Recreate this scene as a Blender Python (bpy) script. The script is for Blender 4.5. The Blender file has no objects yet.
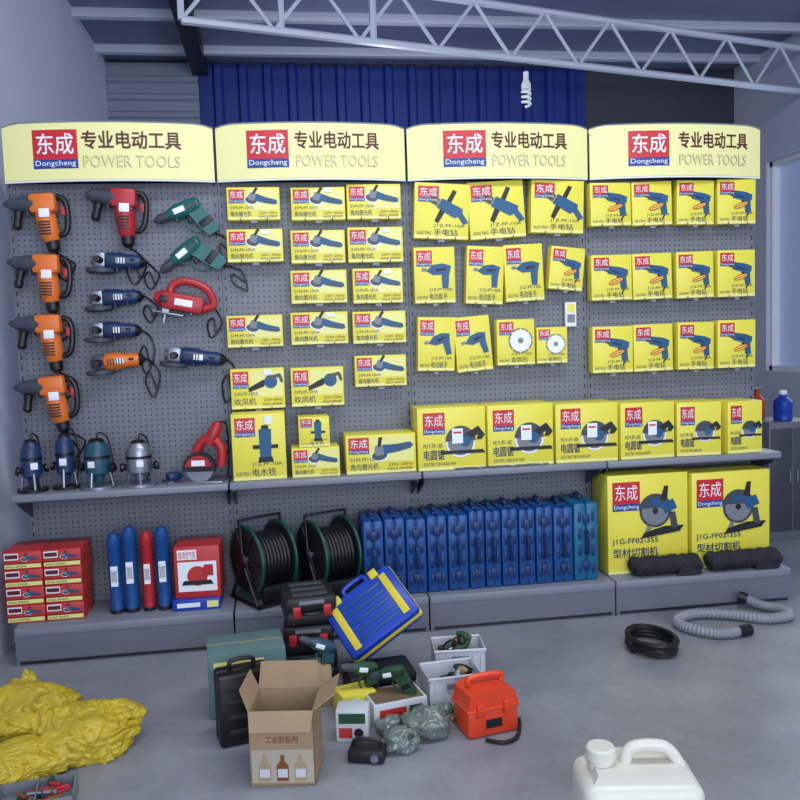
import bpy, bmesh, math, random
from mathutils import Matrix, Vector, noise
random.seed(7)
scene=bpy.context.scene
scene.view_settings.view_transform='Standard'
scene.view_settings.look='None'
col=bpy.context.collection
V=Vector

# ---------------------------------------------------------------- materials
def lin(c):
    return tuple(((x/255)/12.92 if x/255<=.04045 else ((x/255+.055)/1.055)**2.4) for x in c)+(1,)
MATS={}
def mat(name,rgb,rough=.5,metal=0,var=.12,scale=8,bump=0,spec=.5,coat=0,emit=0,alpha=1):
    if name in MATS: return MATS[name]
    m=bpy.data.materials.new(name); m.use_nodes=True; nt=m.node_tree
    b=nt.nodes["Principled BSDF"]
    b.inputs["Roughness"].default_value=rough; b.inputs["Metallic"].default_value=metal
    b.inputs["Specular IOR Level"].default_value=spec; b.inputs["Coat Weight"].default_value=coat
    b.inputs["Alpha"].default_value=alpha
    tc=nt.nodes.new("ShaderNodeTexCoord"); nz=nt.nodes.new("ShaderNodeTexNoise")
    nz.inputs["Scale"].default_value=scale; nz.inputs["Detail"].default_value=5
    nt.links.new(tc.outputs["Object"],nz.inputs["Vector"])
    mx=nt.nodes.new("ShaderNodeMix"); mx.data_type='RGBA'
    c=lin(rgb); mx.inputs["A"].default_value=tuple(x*(1-var) for x in c[:3])+(1,); mx.inputs["B"].default_value=tuple(min(1,x*(1+var)) for x in c[:3])+(1,)
    nt.links.new(nz.outputs["Fac"],mx.inputs["Factor"]); nt.links.new(mx.outputs["Result"],b.inputs["Base Color"])
    if emit:
        b.inputs["Emission Color"].default_value=c; b.inputs["Emission Strength"].default_value=emit
    if bump:
        bp=nt.nodes.new("ShaderNodeBump"); bp.inputs["Strength"].default_value=bump; bp.inputs["Distance"].default_value=.01
        nt.links.new(nz.outputs["Fac"],bp.inputs["Height"]); nt.links.new(bp.outputs["Normal"],b.inputs["Normal"])
    MATS[name]=m; return m
mat('yellow',(232,220,74),.38,var=.05); mat('cream',(236,232,160),.35,var=.03); mat('red',(200,30,40),.4,var=.05)
mat('blue',(24,62,140),.4,var=.08); mat('white',(236,238,242),.5,var=.03); mat('navy',(28,40,88),.5)
mat('maroon',(84,26,22),.5,var=.03); mat('outline',(226,214,140),.5,var=.02); mat('dark',(22,23,27),.5); mat('black',(12,12,15),.4)
mat('teal',(22,82,124),.45); mat('greyart',(120,125,132),.4); mat('lightart',(234,228,138),.4,var=.03); mat('discart',(64,68,76),.4)
mat('steel',(150,155,165),.35,.8,var=.15,scale=30); mat('grey',(104,108,118),.45,var=.06); mat('greydk',(62,66,78),.5,var=.1)
mat('shelfgrey',(126,130,142),.4,var=.05); mat('orange',(222,112,38),.38); mat('toolred',(176,34,44),.38)
mat('toolblue',(28,52,92),.38); mat('toolgreen',(26,96,92),.4); mat('toolteal',(24,74,92),.4)
mat('case_blue',(14,72,138),.42,var=.1); mat('case_teal',(10,98,132),.42); mat('caseedge',(10,46,98),.4)
mat('cardboard',(160,134,104),.8,var=.12,scale=14,bump=.1); mat('cardin',(116,94,66),.85); mat('cardprint',(178,166,146),.7)
mat('tealbox',(92,122,120),.6); mat('orangebox',(226,68,34),.35,var=.06); mat('hose',(136,140,148),.4); mat('rubber',(16,16,20),.5,bump=.2)
mat('jerry',(216,214,200),.35,var=.05); mat('fabric',(34,34,40),.85,var=.3,scale=40,bump=.5); mat('truss',(200,208,222),.45,var=.05)
mat('redgas',(190,52,34),.4); mat('cfl',(236,240,248),.3,emit=.12); mat('greenrim',(14,70,54),.45); mat('royal',(18,62,170),.38); mat('trimyel',(216,196,40),.4)
mat('redbox',(190,46,46),.45); mat('copper',(150,92,50),.4,.6); mat('green',(30,72,44),.6); mat('tan',(168,144,110),.7)
mat('sack',(190,166,42),.42,var=.3,scale=9,bump=.5)
mat('bag',(104,116,110),.2,var=.65,scale=30,bump=.6,coat=.5); mat('crate',(200,204,210),.4)
def peg():
    m=bpy.data.materials.new('pegboard'); m.use_nodes=True; nt=m.node_tree; b=nt.nodes["Principled BSDF"]; b.inputs["Roughness"].default_value=.45
    N=nt.nodes.new; L=nt.links.new
    tc=N("ShaderNodeTexCoord"); s=N("ShaderNodeSeparateXYZ"); L(tc.outputs["Object"],s.inputs[0])
    outs=[]
    for ax in (0,2):
        a=N("ShaderNodeMath"); a.operation='MULTIPLY'; a.inputs[1].default_value=1/.0254; L(s.outputs[ax],a.inputs[0])
        f=N("ShaderNodeMath"); f.operation='FRACT'; L(a.outputs[0],f.inputs[0])
        d=N("ShaderNodeMath"); d.operation='SUBTRACT'; d.inputs[1].default_value=.5; L(f.outputs[0],d.inputs[0])
        p=N("ShaderNodeMath"); p.operation='POWER'; p.inputs[1].default_value=2; L(d.outputs[0],p.inputs[0]); outs.append(p)
    ad=N("ShaderNodeMath"); L(outs[0].outputs[0],ad.inputs[0]); L(outs[1].outputs[0],ad.inputs[1])
    lt=N("ShaderNodeMath"); lt.operation='LESS_THAN'; lt.inputs[1].default_value=.03; L(ad.outputs[0],lt.inputs[0])
    mx=N("ShaderNodeMix"); mx.data_type='RGBA'; mx.inputs["A"].default_value=lin((110,114,124)); mx.inputs["B"].default_value=lin((50,52,60))
    L(lt.outputs[0],mx.inputs["Factor"]); L(mx.outputs["Result"],b.inputs["Base Color"]); MATS['pegboard']=m
peg()
def corr(name,c1,c2,freq,axis=0,rough=.5):
    m=bpy.data.materials.new(name); m.use_nodes=True; nt=m.node_tree; b=nt.nodes["Principled BSDF"]; b.inputs["Roughness"].default_value=rough
    N=nt.nodes.new; L=nt.links.new
    tc=N("ShaderNodeTexCoord"); nz=N("ShaderNodeTexNoise"); nz.inputs["Scale"].default_value=1.3; L(tc.outputs["Object"],nz.inputs["Vector"])
    mx=N("ShaderNodeMix"); mx.data_type='RGBA'; mx.inputs["A"].default_value=lin(c1); mx.inputs["B"].default_value=lin(c2)
    L(nz.outputs["Fac"],mx.inputs["Factor"]); L(mx.outputs["Result"],b.inputs["Base Color"]); MATS[name]=m
corr('bluesheet',(12,36,112),(22,58,150),9); corr('greysheet',(124,132,152),(140,148,166),5)
corr('roofsheet',(104,114,142),(122,132,160),5); corr('plaster',(190,196,216),(208,213,228),5,rough=.8)
def floor_mat():
    m=bpy.data.materials.new('concrete'); m.use_nodes=True; nt=m.node_tree; b=nt.nodes["Principled BSDF"]
    N=nt.nodes.new; L=nt.links.new
    tc=N("ShaderNodeTexCoord"); n1=N("ShaderNodeTexNoise"); n1.inputs["Scale"].default_value=1.6; n1.inputs["Detail"].default_value=8; n1.inputs["Roughness"].default_value=.65
    n2=N("ShaderNodeTexNoise"); n2.inputs["Scale"].default_value=45; n2.inputs["Detail"].default_value=4
    L(tc.outputs["Object"],n1.inputs["Vector"]); L(tc.outputs["Object"],n2.inputs["Vector"])
    r=N("ShaderNodeValToRGB"); r.color_ramp.elements[0].position=.3; r.color_ramp.elements[0].color=lin((120,124,135)); r.color_ramp.elements[1].position=.72; r.color_ramp.elements[1].color=lin((162,166,177))
    L(n1.outputs["Fac"],r.inputs[0])
    mx=N("ShaderNodeMix"); mx.data_type='RGBA'; mx.blend_type='MULTIPLY'; mx.inputs["Factor"].default_value=.3
    L(r.outputs[0],mx.inputs["A"]); L(n2.outputs["Color"],mx.inputs["B"])
    hs=N("ShaderNodeHueSaturation"); hs.inputs["Saturation"].default_value=.7; L(mx.outputs["Result"],hs.inputs["Color"])
    L(hs.outputs[0],b.inputs["Base Color"]); b.inputs["Roughness"].default_value=.36
    bp=N("ShaderNodeBump"); bp.inputs["Strength"].default_value=.15; bp.inputs["Distance"].default_value=.005; L(n2.outputs["Fac"],bp.inputs["Height"]); L(bp.outputs["Normal"],b.inputs["Normal"])
    MATS['concrete']=m
floor_mat()

# ---------------------------------------------------------------- mesh builder
TC={}
def textmesh(s):
    if s in TC: return TC[s]
    c=bpy.data.curves.new("t","FONT"); c.body=s; c.resolution_u=2
    ob=bpy.data.objects.new("t",c); col.objects.link(ob); bpy.context.view_layer.update()
    me=bpy.data.meshes.new_from_object(ob.evaluated_get(bpy.context.evaluated_depsgraph_get()))
    vs=[(v.co.x,v.co.y) for v in me.vertices]; fs=[tuple(p.vertices) for p in me.polygons]
    bpy.data.objects.remove(ob); bpy.data.meshes.remove(me); bpy.data.curves.remove(c)
    if not vs: TC[s]=([],[]); return TC[s]
    x0=min(v[0] for v in vs);x1=max(v[0] for v in vs);y0=min(v[1] for v in vs);y1=max(v[1] for v in vs)
    TC[s]=([((v[0]-x0)/(x1-x0),(v[1]-y0)/(y1-y0)) for v in vs],fs); return TC[s]
BEV={}
class MB:
    def __init__(s): s.v=[];s.f=[];s.fm=[];s.ms=[];s.M=Matrix.Identity(4)
    def mi(s,m):
        if m not in s.ms: s.ms.append(m)
        return s.ms.index(m)
    def add(s,vs,fs,m,M=None):
        T=s.M@M if M is not None else s.M
        o=len(s.v); s.v+=[T@V(v) for v in vs]; s.f+=[tuple(i+o for i in f) for f in fs]; s.fm+=[s.mi(m)]*len(fs)
    def box(s,x0,y0,z0,x1,y1,z1,m,bev=0,M=None,seg=2):
        c=V(((x0+x1)/2,(y0+y1)/2,(z0+z1)/2)); d=V((x1-x0,y1-y0,z1-z0))
        if bev:
            k=(round(d.x,4),round(d.y,4),round(d.z,4),bev,seg)
            if k not in BEV:
                bm=bmesh.new(); bmesh.ops.create_cube(bm,size=1)
                for v in bm.verts: v.co=V((v.co.x*d.x,v.co.y*d.y,v.co.z*d.z))
                bmesh.ops.bevel(bm,geom=bm.edges[:],offset=min(bev,.49*min(d)),segments=seg,affect='EDGES',profile=.5)
                bm.verts.index_update(); BEV[k]=([v.co.copy() for v in bm.verts],[tuple(v.index for v in f.verts) for f in bm.faces]); bm.free()
            vs,fs=BEV[k]
        else:
            vs=[V((a*d.x/2,b*d.y/2,e*d.z/2)) for a in(-1,1) for b in(-1,1) for e in(-1,1)]
            fs=[(0,1,3,2),(4,6,7,5),(0,4,5,1),(2,3,7,6),(0,2,6,4),(1,5,7,3)]
        s.add([v+c for v in vs],fs,m,M)
    def quad(s,x0,z0,x1,z1,m,y=-.0015): s.add([(x0,y,z0),(x1,y,z0),(x1,y,z1),(x0,y,z1)],[(0,1,2,3)],m)
    def poly(s,pts,m,y=-.0015): s.add([(p[0],y,p[1]) for p in pts],[tuple(range(len(pts)))],m)
    def text(s,t,x0,z0,x1,z1,m,y=-.002,bend=None,bold=0):
        vs,fs=textmesh(t)
        for dx,dz in ([(0,0)] if not bold else [(0,0),(bold,0),(0,bold),(bold,bold)]):
            o=[]
            for a,b in vs:
                x=x0+a*(x1-x0)+dx; o.append((x,y-dx*.06-dz*.11+(bend(x) if bend else 0),z0+b*(z1-z0)+dz))
            s.add(o,fs,m)
    def extr(s,pts,y0,y1,m,M=None):
        n=len(pts); vs=[(p[0],y0,p[1]) for p in pts]+[(p[0],y1,p[1]) for p in pts]
        fs=[tuple(range(n)),tuple(range(2*n-1,n-1,-1))]+[(i,i+n,(i+1)%n+n,(i+1)%n) for i in range(n)]
        s.add(vs,fs,m,M)
    def lathe(s,p0,p1,prof,m,n=18,squash=1):
        p0=V(p0);p1=V(p1);Z=(p1-p0);L=Z.length;Z=Z/L
        X=Z.orthogonal().normalized() if abs(Z.y)>.9 else Z.cross(V((0,1,0))).normalized()
        Y=Z.cross(X); vs=[];fs=[]
        for t,r in prof:
            for i in range(n):
                a=2*math.pi*i/n; vs.append(p0+Z*(t*L)+X*(math.cos(a)*r)+Y*(math.sin(a)*r*squash))
        k=len(prof)
        for j in range(k-1):
            for i in range(n): fs.append((j*n+i,j*n+(i+1)%n,(j+1)*n+(i+1)%n,(j+1)*n+i))
        fs.append(tuple(range(n-1,-1,-1))); fs.append(tuple((k-1)*n+i for i in range(n)))
        s.add(vs,fs,m)
    def cyl(s,p0,p1,r,m,r1=None,n=18): s.lathe(p0,p1,[(0,r),(1,r if r1 is None else r1)],m,n)
    def tube(s,pts,r,m,n=8,closed=False):
        pts=[V(p) for p in pts]; k=len(pts); vs=[];fs=[]; prev=None
        for j,p in enumerate(pts):
            if closed: T=(pts[(j+1)%k]-pts[j-1])
            else: T=pts[min(j+1,k-1)]-pts[max(j-1,0)]
            T=T.normalized() if T.length>1e-9 else V((0,0,1))
            if prev is None: X=T.orthogonal().normalized()
            else:
                X=prev-T*prev.dot(T); X=X.normalized() if X.length>1e-6 else T.orthogonal().normalized()
            prev=X; Y=T.cross(X); rr=r[j] if isinstance(r,list) else r
            for i in range(n):
                a=2*math.pi*i/n; vs.append(p+X*(math.cos(a)*rr)+Y*(math.sin(a)*rr))
        for j in range(k if closed else k-1):
            q=(j+1)%k
            for i in range(n): fs.append((j*n+i,j*n+(i+1)%n,q*n+(i+1)%n,q*n+i))
        if not closed: fs.append(tuple(range(n-1,-1,-1))); fs.append(tuple((k-1)*n+i for i in range(n)))
        s.add(vs,fs,m)
    def blob(s,c,r,m,amp=.25,sc=3,seed=0,floor=None,sub=4,ridge=.0):
        bm=bmesh.new(); bmesh.ops.create_icosphere(bm,subdivisions=sub,radius=1)
        vs=[]; o=V((seed*7.1,seed*3.3,0))
        for v in bm.verts:
            p=v.co.copy(); q=p*sc*.5+o
            wq=q+V((noise.noise(q*1.3),noise.noise(q*1.3+V((5,1,2))),noise.noise(q*1.3+V((1,8,3)))))*.7
            cr=sum((1-min(1,abs(noise.noise(wq*fr))*3.2))/fr**.7 for fr in (1.7,3.6,7.5))
            k=1+amp*noise.noise(q)+ridge*(.45-cr*.5)*.8
            w=V((p.x*r[0],p.y*r[1],p.z*r[2]))*k+V(c)
            if floor is not None and w.z<floor: w.z=floor+.0005
            vs.append(w)
        bm.verts.index_update(); s.add(vs,[tuple(v.index for v in f.verts) for f in bm.faces],m); bm.free()
    def build(s,name,loc=(0,0,0),rot=(0,0,0),sharp=35):
        me=bpy.data.meshes.new(name); me.from_pydata([tuple(v) for v in s.v],[],s.f)
        for m in s.ms: me.materials.append(MATS[m])
        me.polygons.foreach_set("material_index",s.fm); me.polygons.foreach_set("use_smooth",[True]*len(s.f))
        me.update(); me.set_sharp_from_angle(angle=math.radians(sharp))
        ob=bpy.data.objects.new(name,me); ob.location=loc; ob.rotation_euler=rot; col.objects.link(ob); return ob
def smooth(P,k=8):
    P=[V(p) for p in P]; o=[]
    for i in range(len(P)-1):
        a=P[max(i-1,0)];b=P[i];c=P[i+1];d=P[min(i+2,len(P)-1)]
        for j in range(k):
            t=j/k; o.append(.5*((2*b)+(c-a)*t+(2*a-5*b+4*c-d)*t*t+(3*b-a-3*c+d)*t**3))
    o.append(P[-1]); return o
def circ(cx,cz,r,n=24,rz=None,a0=0,a1=360):
    rz=rz or r
    full=abs(a1-a0)>=360
    return [(cx+r*math.cos(math.radians(a0+(a1-a0)*i/(n if full else n-1))),cz+rz*math.sin(math.radians(a0+(a1-a0)*i/(n if full else n-1)))) for i in range(n)]

# ---------------------------------------------------------------- room
def plane_box(name,a,b,m):
    mb=MB(); mb.box(*a,*b,m); return mb.build(name)
plane_box("floor",(-.2,-6.5,-.1),(5.5,3.1,0),'concrete')
plane_box("wall_left",(-.3,-6.5,0),(-.1,3.1,3.7),'plaster')
def corrugated(name,x0,x1,y,z0,z1,pitch,dep,m,horizontal=False):
    mb=MB(); pr=[]; p=0; L=(z1-z0) if horizontal else (x1-x0); n=int(L/pitch)
    for i in range(n+1):
        b=i*pitch
        for t,d in((0,0),(.55,0),(.65,1),(.9,1)):
            q=b+t*pitch
            if q<=L: pr.append((q,-dep*d))
    pr.append((L,0)); vs=[];fs=[]
    for q,d in pr:
        if horizontal: vs+= [(x0,y+d,z0+q),(x1,y+d,z0+q)]
        else: vs+= [(x0+q,y+d,z0),(x0+q,y+d,z1)]
    for i in range(len(pr)-1): fs.append((2*i,2*i+2,2*i+3,2*i+1))
    mb.add(vs,fs,m); return mb.build(name,sharp=10)
plane_box("wall_back",(-.3,3.1,0),(5.5,3.2,3.75),'greydk')
corrugated("trim_1",.62,3.9,3.08,1.2,3.6,.2,.03,'bluesheet')
corrugated("trim_2",-.1,.62,3.06,0,3.6,.14,.025,'greysheet',True)
mb=MB(); mb.box(-.3,-6.5,3.62,5.5,3.2,3.72,'roofsheet')
mb.box(.58,-6,3.5,.7,3.05,3.62,'dark')
for y in (-5,-4,-3,-2,-1,0,.6,1.3,2.0,2.7): mb.box(-.1,y,3.56,5.3,y+.06,3.62,'truss')
mb.build("ceiling")
mb=MB()
mb.box(5.3,-6.5,0,5.5,3.1,.95,'plaster'); mb.box(5.3,-6.5,2.7,5.5,3.1,3.7,'plaster'); mb.box(5.3,2.6,.95,5.5,3.1,2.7,'plaster'); mb.box(5.3,-6.5,.95,5.5,1.0,2.7,'plaster')
mb.build("wall_right")
mat('glass',(150,166,204),.3,emit=.3)
mb=MB(); mb.box(5.40,1.0,.95,5.42,2.6,2.7,'glass')
for y in (1.0,1.5,2.06,2.56): mb.box(5.33,y,.95,5.40,y+.04,2.7,'white')
for z in (.95,2.66): mb.box(5.33,1.0,z,5.40,2.6,z+.04,'white')
mb.build("window_1")
mb=MB(); A=V((.72,.854,3.13)); B=V((5.28,2.063,3.13)); D=(B-A); Lt=D.length; u=D/Lt; q=V((0,0,1))
def bar(p0,p1,r,m='truss'): mb.tube([p0,p1],r,m,n=6)
bar(A,B,.024); bar(A+q*.32,B+q*.32,.024); bar(A,A+q*.32,.02)
n=9
for i in range(n):
    a=A+u*(Lt*i/n); b=A+u*(Lt*(i+.5)/n)+q*.32; c=A+u*(Lt*(i+1)/n)
    bar(a,b,.012); bar(b,c,.012)
bar(A+V((.55,.146,0)),A+V((.55,.146,.45)),.018); bar(A+V((1.1,.292,0)),A+V((1.1,.292,.45)),.022)
mb.build("roof_truss")
mb=MB(); mb.cyl((0,0,.14),(0,0,.19),.018,'white'); mb.lathe((0,0,.08),(0,0,.14),[(0,.03),(.5,.032),(1,.018)],'white'); mb.tube([(0,0,.19),(0,0,.21),(0,0,.28)],.004,'black')
sp=[(.026*math.cos(t*.5),.026*math.sin(t*.5),.08-.0026*t) for t in range(0,42)]
mb.tube(sp,.009,'cfl')
mb.build("spiral_light_bulb",(2.853,1.42,2.86))

# ---------------------------------------------------------------- display stands
XB=[0,.925,1.803,2.698,3.6]
def logo(mb,x0,z0,x1,z1,y=-.0015,bend=None,bold=0):
    h=z1-z0;w=x1-x0
    def qd(a,b,c,d,m,yy):
        if bend:
            n=4; vs=[];fs=[]
            for i in range(n+1):
                x=a+(c-a)*i/n; vs+=[(x,yy+bend(x),b),(x,yy+bend(x),d)]
            for i in range(n): fs.append((2*i,2*i+2,2*i+3,2*i+1))
            mb.add(vs,fs,m)
        else: mb.quad(a,b,c,d,m,yy)
    qd(x0,z0,x1,z1,'red',y); qd(x0,z0,x1,z0+.24*h,'blue',y-.0008)
    mb.text("东成",x0+.09*w,z0+.36*h,x1-.09*w,z1-.1*h,'white',y-.0016,bend,bold)
    mb.text("Dongcheng",x0+.05*w,z0+.03*h,x1-.05*w,z0+.21*h,'white',y-.0024,bend)
LG=[(36,80,84,180),(247,288,294,378),(443,483,488,563),(624,663,672,745)]
HP=[(6,213.5),(217,407),(410,587),(589,762)]
for b in range(4):
    x0,x1=XB[b],XB[b+1]; w=x1-x0; mb=MB(); e=.004
    mb.box(e,0,.05,w-e,.02,2.2,'pegboard')
    for xx in (0,w-.03): mb.box(xx+.001,-.0018,.02,xx+.029,.0,2.2,'grey')
    for xx in (.012,w-.018):
        for i in range(40): mb.box(xx,-.0024,.25+i*.048,xx+.006,-.0018,.27+i*.048,'black')
    mb.box(e,-.3225,.0,w-e,.0,.13,'grey'); mb.box(e,-.326,.13,w-e,.0,.166,'shelfgrey',.003)
    mb.box(.02,-.325,.008,w-.02,-.322,.02,'dark')
    mb.box(e,-.244,.696,w-e,0,.726,'shelfgrey',.003)
    mb.box(e+.01,-.235,.690,w-e-.01,-.02,.696,'greydk')
    for xx in (.012,w-.02):
        mb.add([(xx,-.20,.69),(xx,-.20,.675),(xx,-.0,.58),(xx,0,.69),(xx+.008,-.20,.69),(xx+.008,-.20,.675),(xx+.008,-.0,.58),(xx+.008,0,.69)],[(0,1,2,3),(7,6,5,4),(0,4,5,1),(1,5,6,2),(2,6,7,3),(3,7,4,0)],'greydk')
    n=24; bend=lambda x,w=w: -.058-.055*(1-((x-w/2)/(w/2))**2)
    xa=.016 if b==0 else .006
    vs=[];fs=[]
    for i in range(n+1):
        x=xa+(w-.006-xa)*i/n; y=bend(x)
        t=(i/n-.5)*2; zt=2.338-.016*max(0,(abs(t)-.8)/.2)**2
        vs+=[(x,y,2.09),(x,y,zt),(x,y+.012,2.09),(x,y+.012,zt)]
    for i in range(n):
        a=4*i; c=a+4
        fs+=[(a,c,c+1,a+1),(a+2,a+3,c+3,c+2),(a+1,c+1,c+3,a+3),(a,a+2,c+2,c)]
    fs+=[(0,1,3,2),(4*n,4*n+2,4*n+3,4*n+1)]
    mb.add(vs,fs,'cream')
    mb.tube([(xa+(w-.006-xa)*i/n,bend(xa+(w-.006-xa)*i/n)+.004,2.085) for i in range(n+1)],.0045,'white',n=6)
    mb.tube([vs[4*i+1] for i in range(n+1)],.0035,'shelfgrey',n=6)
    for xx in (xa+.003,w-.012): mb.box(xx,-.058,2.09,xx+.006,.02,2.315,'grey')
    mb.box(.016,0.0,2.09,w-.01,.02,2.3,'greydk')
    l=LG[b];h=HP[b]; sc=(w-xa)/(h[1]-h[0])
    X=[xa+(v-h[0])*sc for v in l]
    logo(mb,X[0],2.138,X[1],2.305,-.001,bend,.0015)
    mb.text("专业电动工具",X[2],2.220,X[3],2.296,'maroon',-.0015,bend,.0028)
    for dx,dz,m,yy in((0,0,'greyart',-.0015),(.0024,.0024,'outline',-.0024)):
        mb.text("POWER TOOLS",X[2]+.004+dx,2.14+dz,X[3]-.006+dx,2.192+dz,m,yy,bend)
    mb.build("pegboard_display_stand",(x0,0,0))

# ---------------------------------------------------------------- carton art
def rotp(P,cx,cz,s,a):
    c,t=math.cos(math.radians(a)),math.sin(math.radians(a))
    return [(cx+s*(p[0]*c-p[1]*t),cz+s*(p[0]*t+p[1]*c)) for p in P]
def sil(mb,kind,cx,cz,s,a=0,y=-.002):
    def P(pts,m,k=0): mb.poly(rotp(pts,cx,cz,s,a),m,y-.0004*k)
    if kind=='grinder':
        P(circ(-.33,-.10,.21,20,.14),'white',0); P(circ(-.33,-.10,.18,20,.11),'discart',1)
        P([(-.44,-.02),(-.40,-.1),(-.24,-.1),(-.2,-.06),(-.2,.13),(-.4,.13)],'greyart',2)
        P([(-.22,-.09),(.1,-.09),(.4,-.06),(.48,0),(.42,.09),(.1,.09),(-.22,.13)],'teal',3); P([(.05,-.05),(.42,-.03),(.42,.01),(.05,.01)],'discart',4)
        P([(-.35,.1),(-.27,.1),(-.2,.3),(-.28,.32)],'dark',4)
    elif kind=='drill':
        P([(-.62,.12),(-.45,.12),(-.45,.17),(-.62,.17)],'greyart',0); P([(-.5,.1),(-.3,.06),(-.3,.24),(-.5,.19)],'discart',1)
        P([(-.32,.02),(.2,.0),(.36,.08),(.34,.26),(.1,.3),(-.32,.27)],'teal',1)
        P([(.08,.05),(.3,.1),(.42,-.32),(.22,-.38)],'teal',2); P([(.0,.0),(.1,.0),(.1,-.12),(.05,-.12)],'dark',3)
        P([(-.2,.1),(.1,.08),(.1,.14),(-.2,.16)],'navy',3); P([(.30,-.36),(.36,-.36),(.30,-.52),(.26,-.5)],'dark',0)
    elif kind=='handledrill':
        P([(-.62,.32),(-.45,.22),(-.42,.26),(-.59,.36)],'greyart',0); P([(-.5,.2),(-.3,.08),(-.2,.24),(-.42,.32)],'discart',1)
        P([(-.3,.05),(.15,-.2),(.34,-.12),(.36,.02),(.2,.1),(-.16,.27)],'teal',2)
        P([(-.05,.2),(.05,.14),(.2,.44),(.1,.48)],'dark',1); P([(-.2,.02),(-.08,-.05),(-.25,-.34),(-.34,-.28)],'dark',1)
        P([(.2,-.1),(.34,-.06),(.5,-.3),(.38,-.36)],'teal',3)
    elif kind=='wrench':
        P([(-.42,.08),(-.2,-.05),(.3,-.02),(.36,.22),(.1,.3),(-.2,.26)],'teal',1); P([(-.55,.07),(-.4,.07),(-.4,.17),(-.55,.17)],'greyart',1)
        P([(.05,.05),(.3,.05),(.26,-.45),(.08,-.45)],'teal',2); P([(-.1,.05),(.2,.1),(.2,.15),(-.1,.14)],'dark',3)
    elif kind=='saw':
        P(circ(-.05,-.05,.33),'white',0); P(circ(-.05,-.05,.29),'greyart',1)
        P([(-.5,-.22),(.45,-.22),(.5,-.3),(-.5,-.3)],'dark',2)
        P(circ(-.05,-.02,.34,14,None,0,180),'discart',3)
        P([(.0,.1),(.35,.3),(.5,.1),(.42,0),(.3,.0),(.35,.12),(.12,0)],'dark',4)
        P(circ(.05,-.02,.13,14),'teal',5)
    elif kind=='chop':
        P(circ(-.08,.08,.32),'discart',0); P(circ(-.08,.08,.27),'greyart',1); P(circ(-.08,.08,.06),'dark',2)
        P(circ(-.08,.08,.34,14,None,10,170),'discart',3); P(circ(-.08,.16,.16,14,None,10,170),'teal',4)
        P([(-.38,-.44),(.40,-.34),(.5,-.22),(.1,-.22),(-.3,-.32)],'dark',4)
        P([(.02,.3),(.1,.56),(.18,.56),(.16,.28)],'dark',5); P([(.0,.22),(.28,.3),(.36,.12),(.12,.02)],'teal',6); P([(.2,.05),(.32,.05),(.38,-.26),(.24,-.26)],'discart',5)
        P([(-.3,-.32),(-.2,-.3),(-.14,-.2),(-.24,-.2)],'greyart',6)
    elif kind=='blade':
        P(circ(0,0,.44),'greyart',0); P(circ(0,0,.38),'white',1); P(circ(0,0,.10),'greyart',2)
        for k in range(8): P(rotp([(.36,-.02),(.45,-.02),(.45,.02),(.36,.02)],0,0,1,k*45),'yellow',2)
    elif kind=='router':
        P([(-.2,-.45),(.2,-.45),(.16,-.3),(-.16,-.3)],'dark',1); P([(-.14,-.32),(.14,-.32),(.16,.4),(-.16,.4)],'teal',2); P([(-.32,-.1),(.32,-.1),(.32,.0),(-.32,.0)],'dark',1); P([(-.1,.4),(.1,.4),(.08,.5),(-.08,.5)],'dark',1)
    elif kind=='blower':
        P([(-.55,-.25),(-.1,-.1),(0,.05),(-.1,.12),(-.55,-.12)],'dark',1); P(circ(.12,.05,.2),'teal',2); P([(.0,.2),(.4,.3),(.46,.2),(.5,.02),(.42,.02),(.36,.18),(.1,.14)],'discart',3)
CAP={'grinder':("角向磨光机",),'drill':("手电钻",),'handledrill':("手电钻",),'wrench':("电动扳手",),'saw':("电圆锯",),'chop':("型材切割机",),'blade':("金刚石",),'router':("电木铣",),'blower':("吹风机",)}
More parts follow.
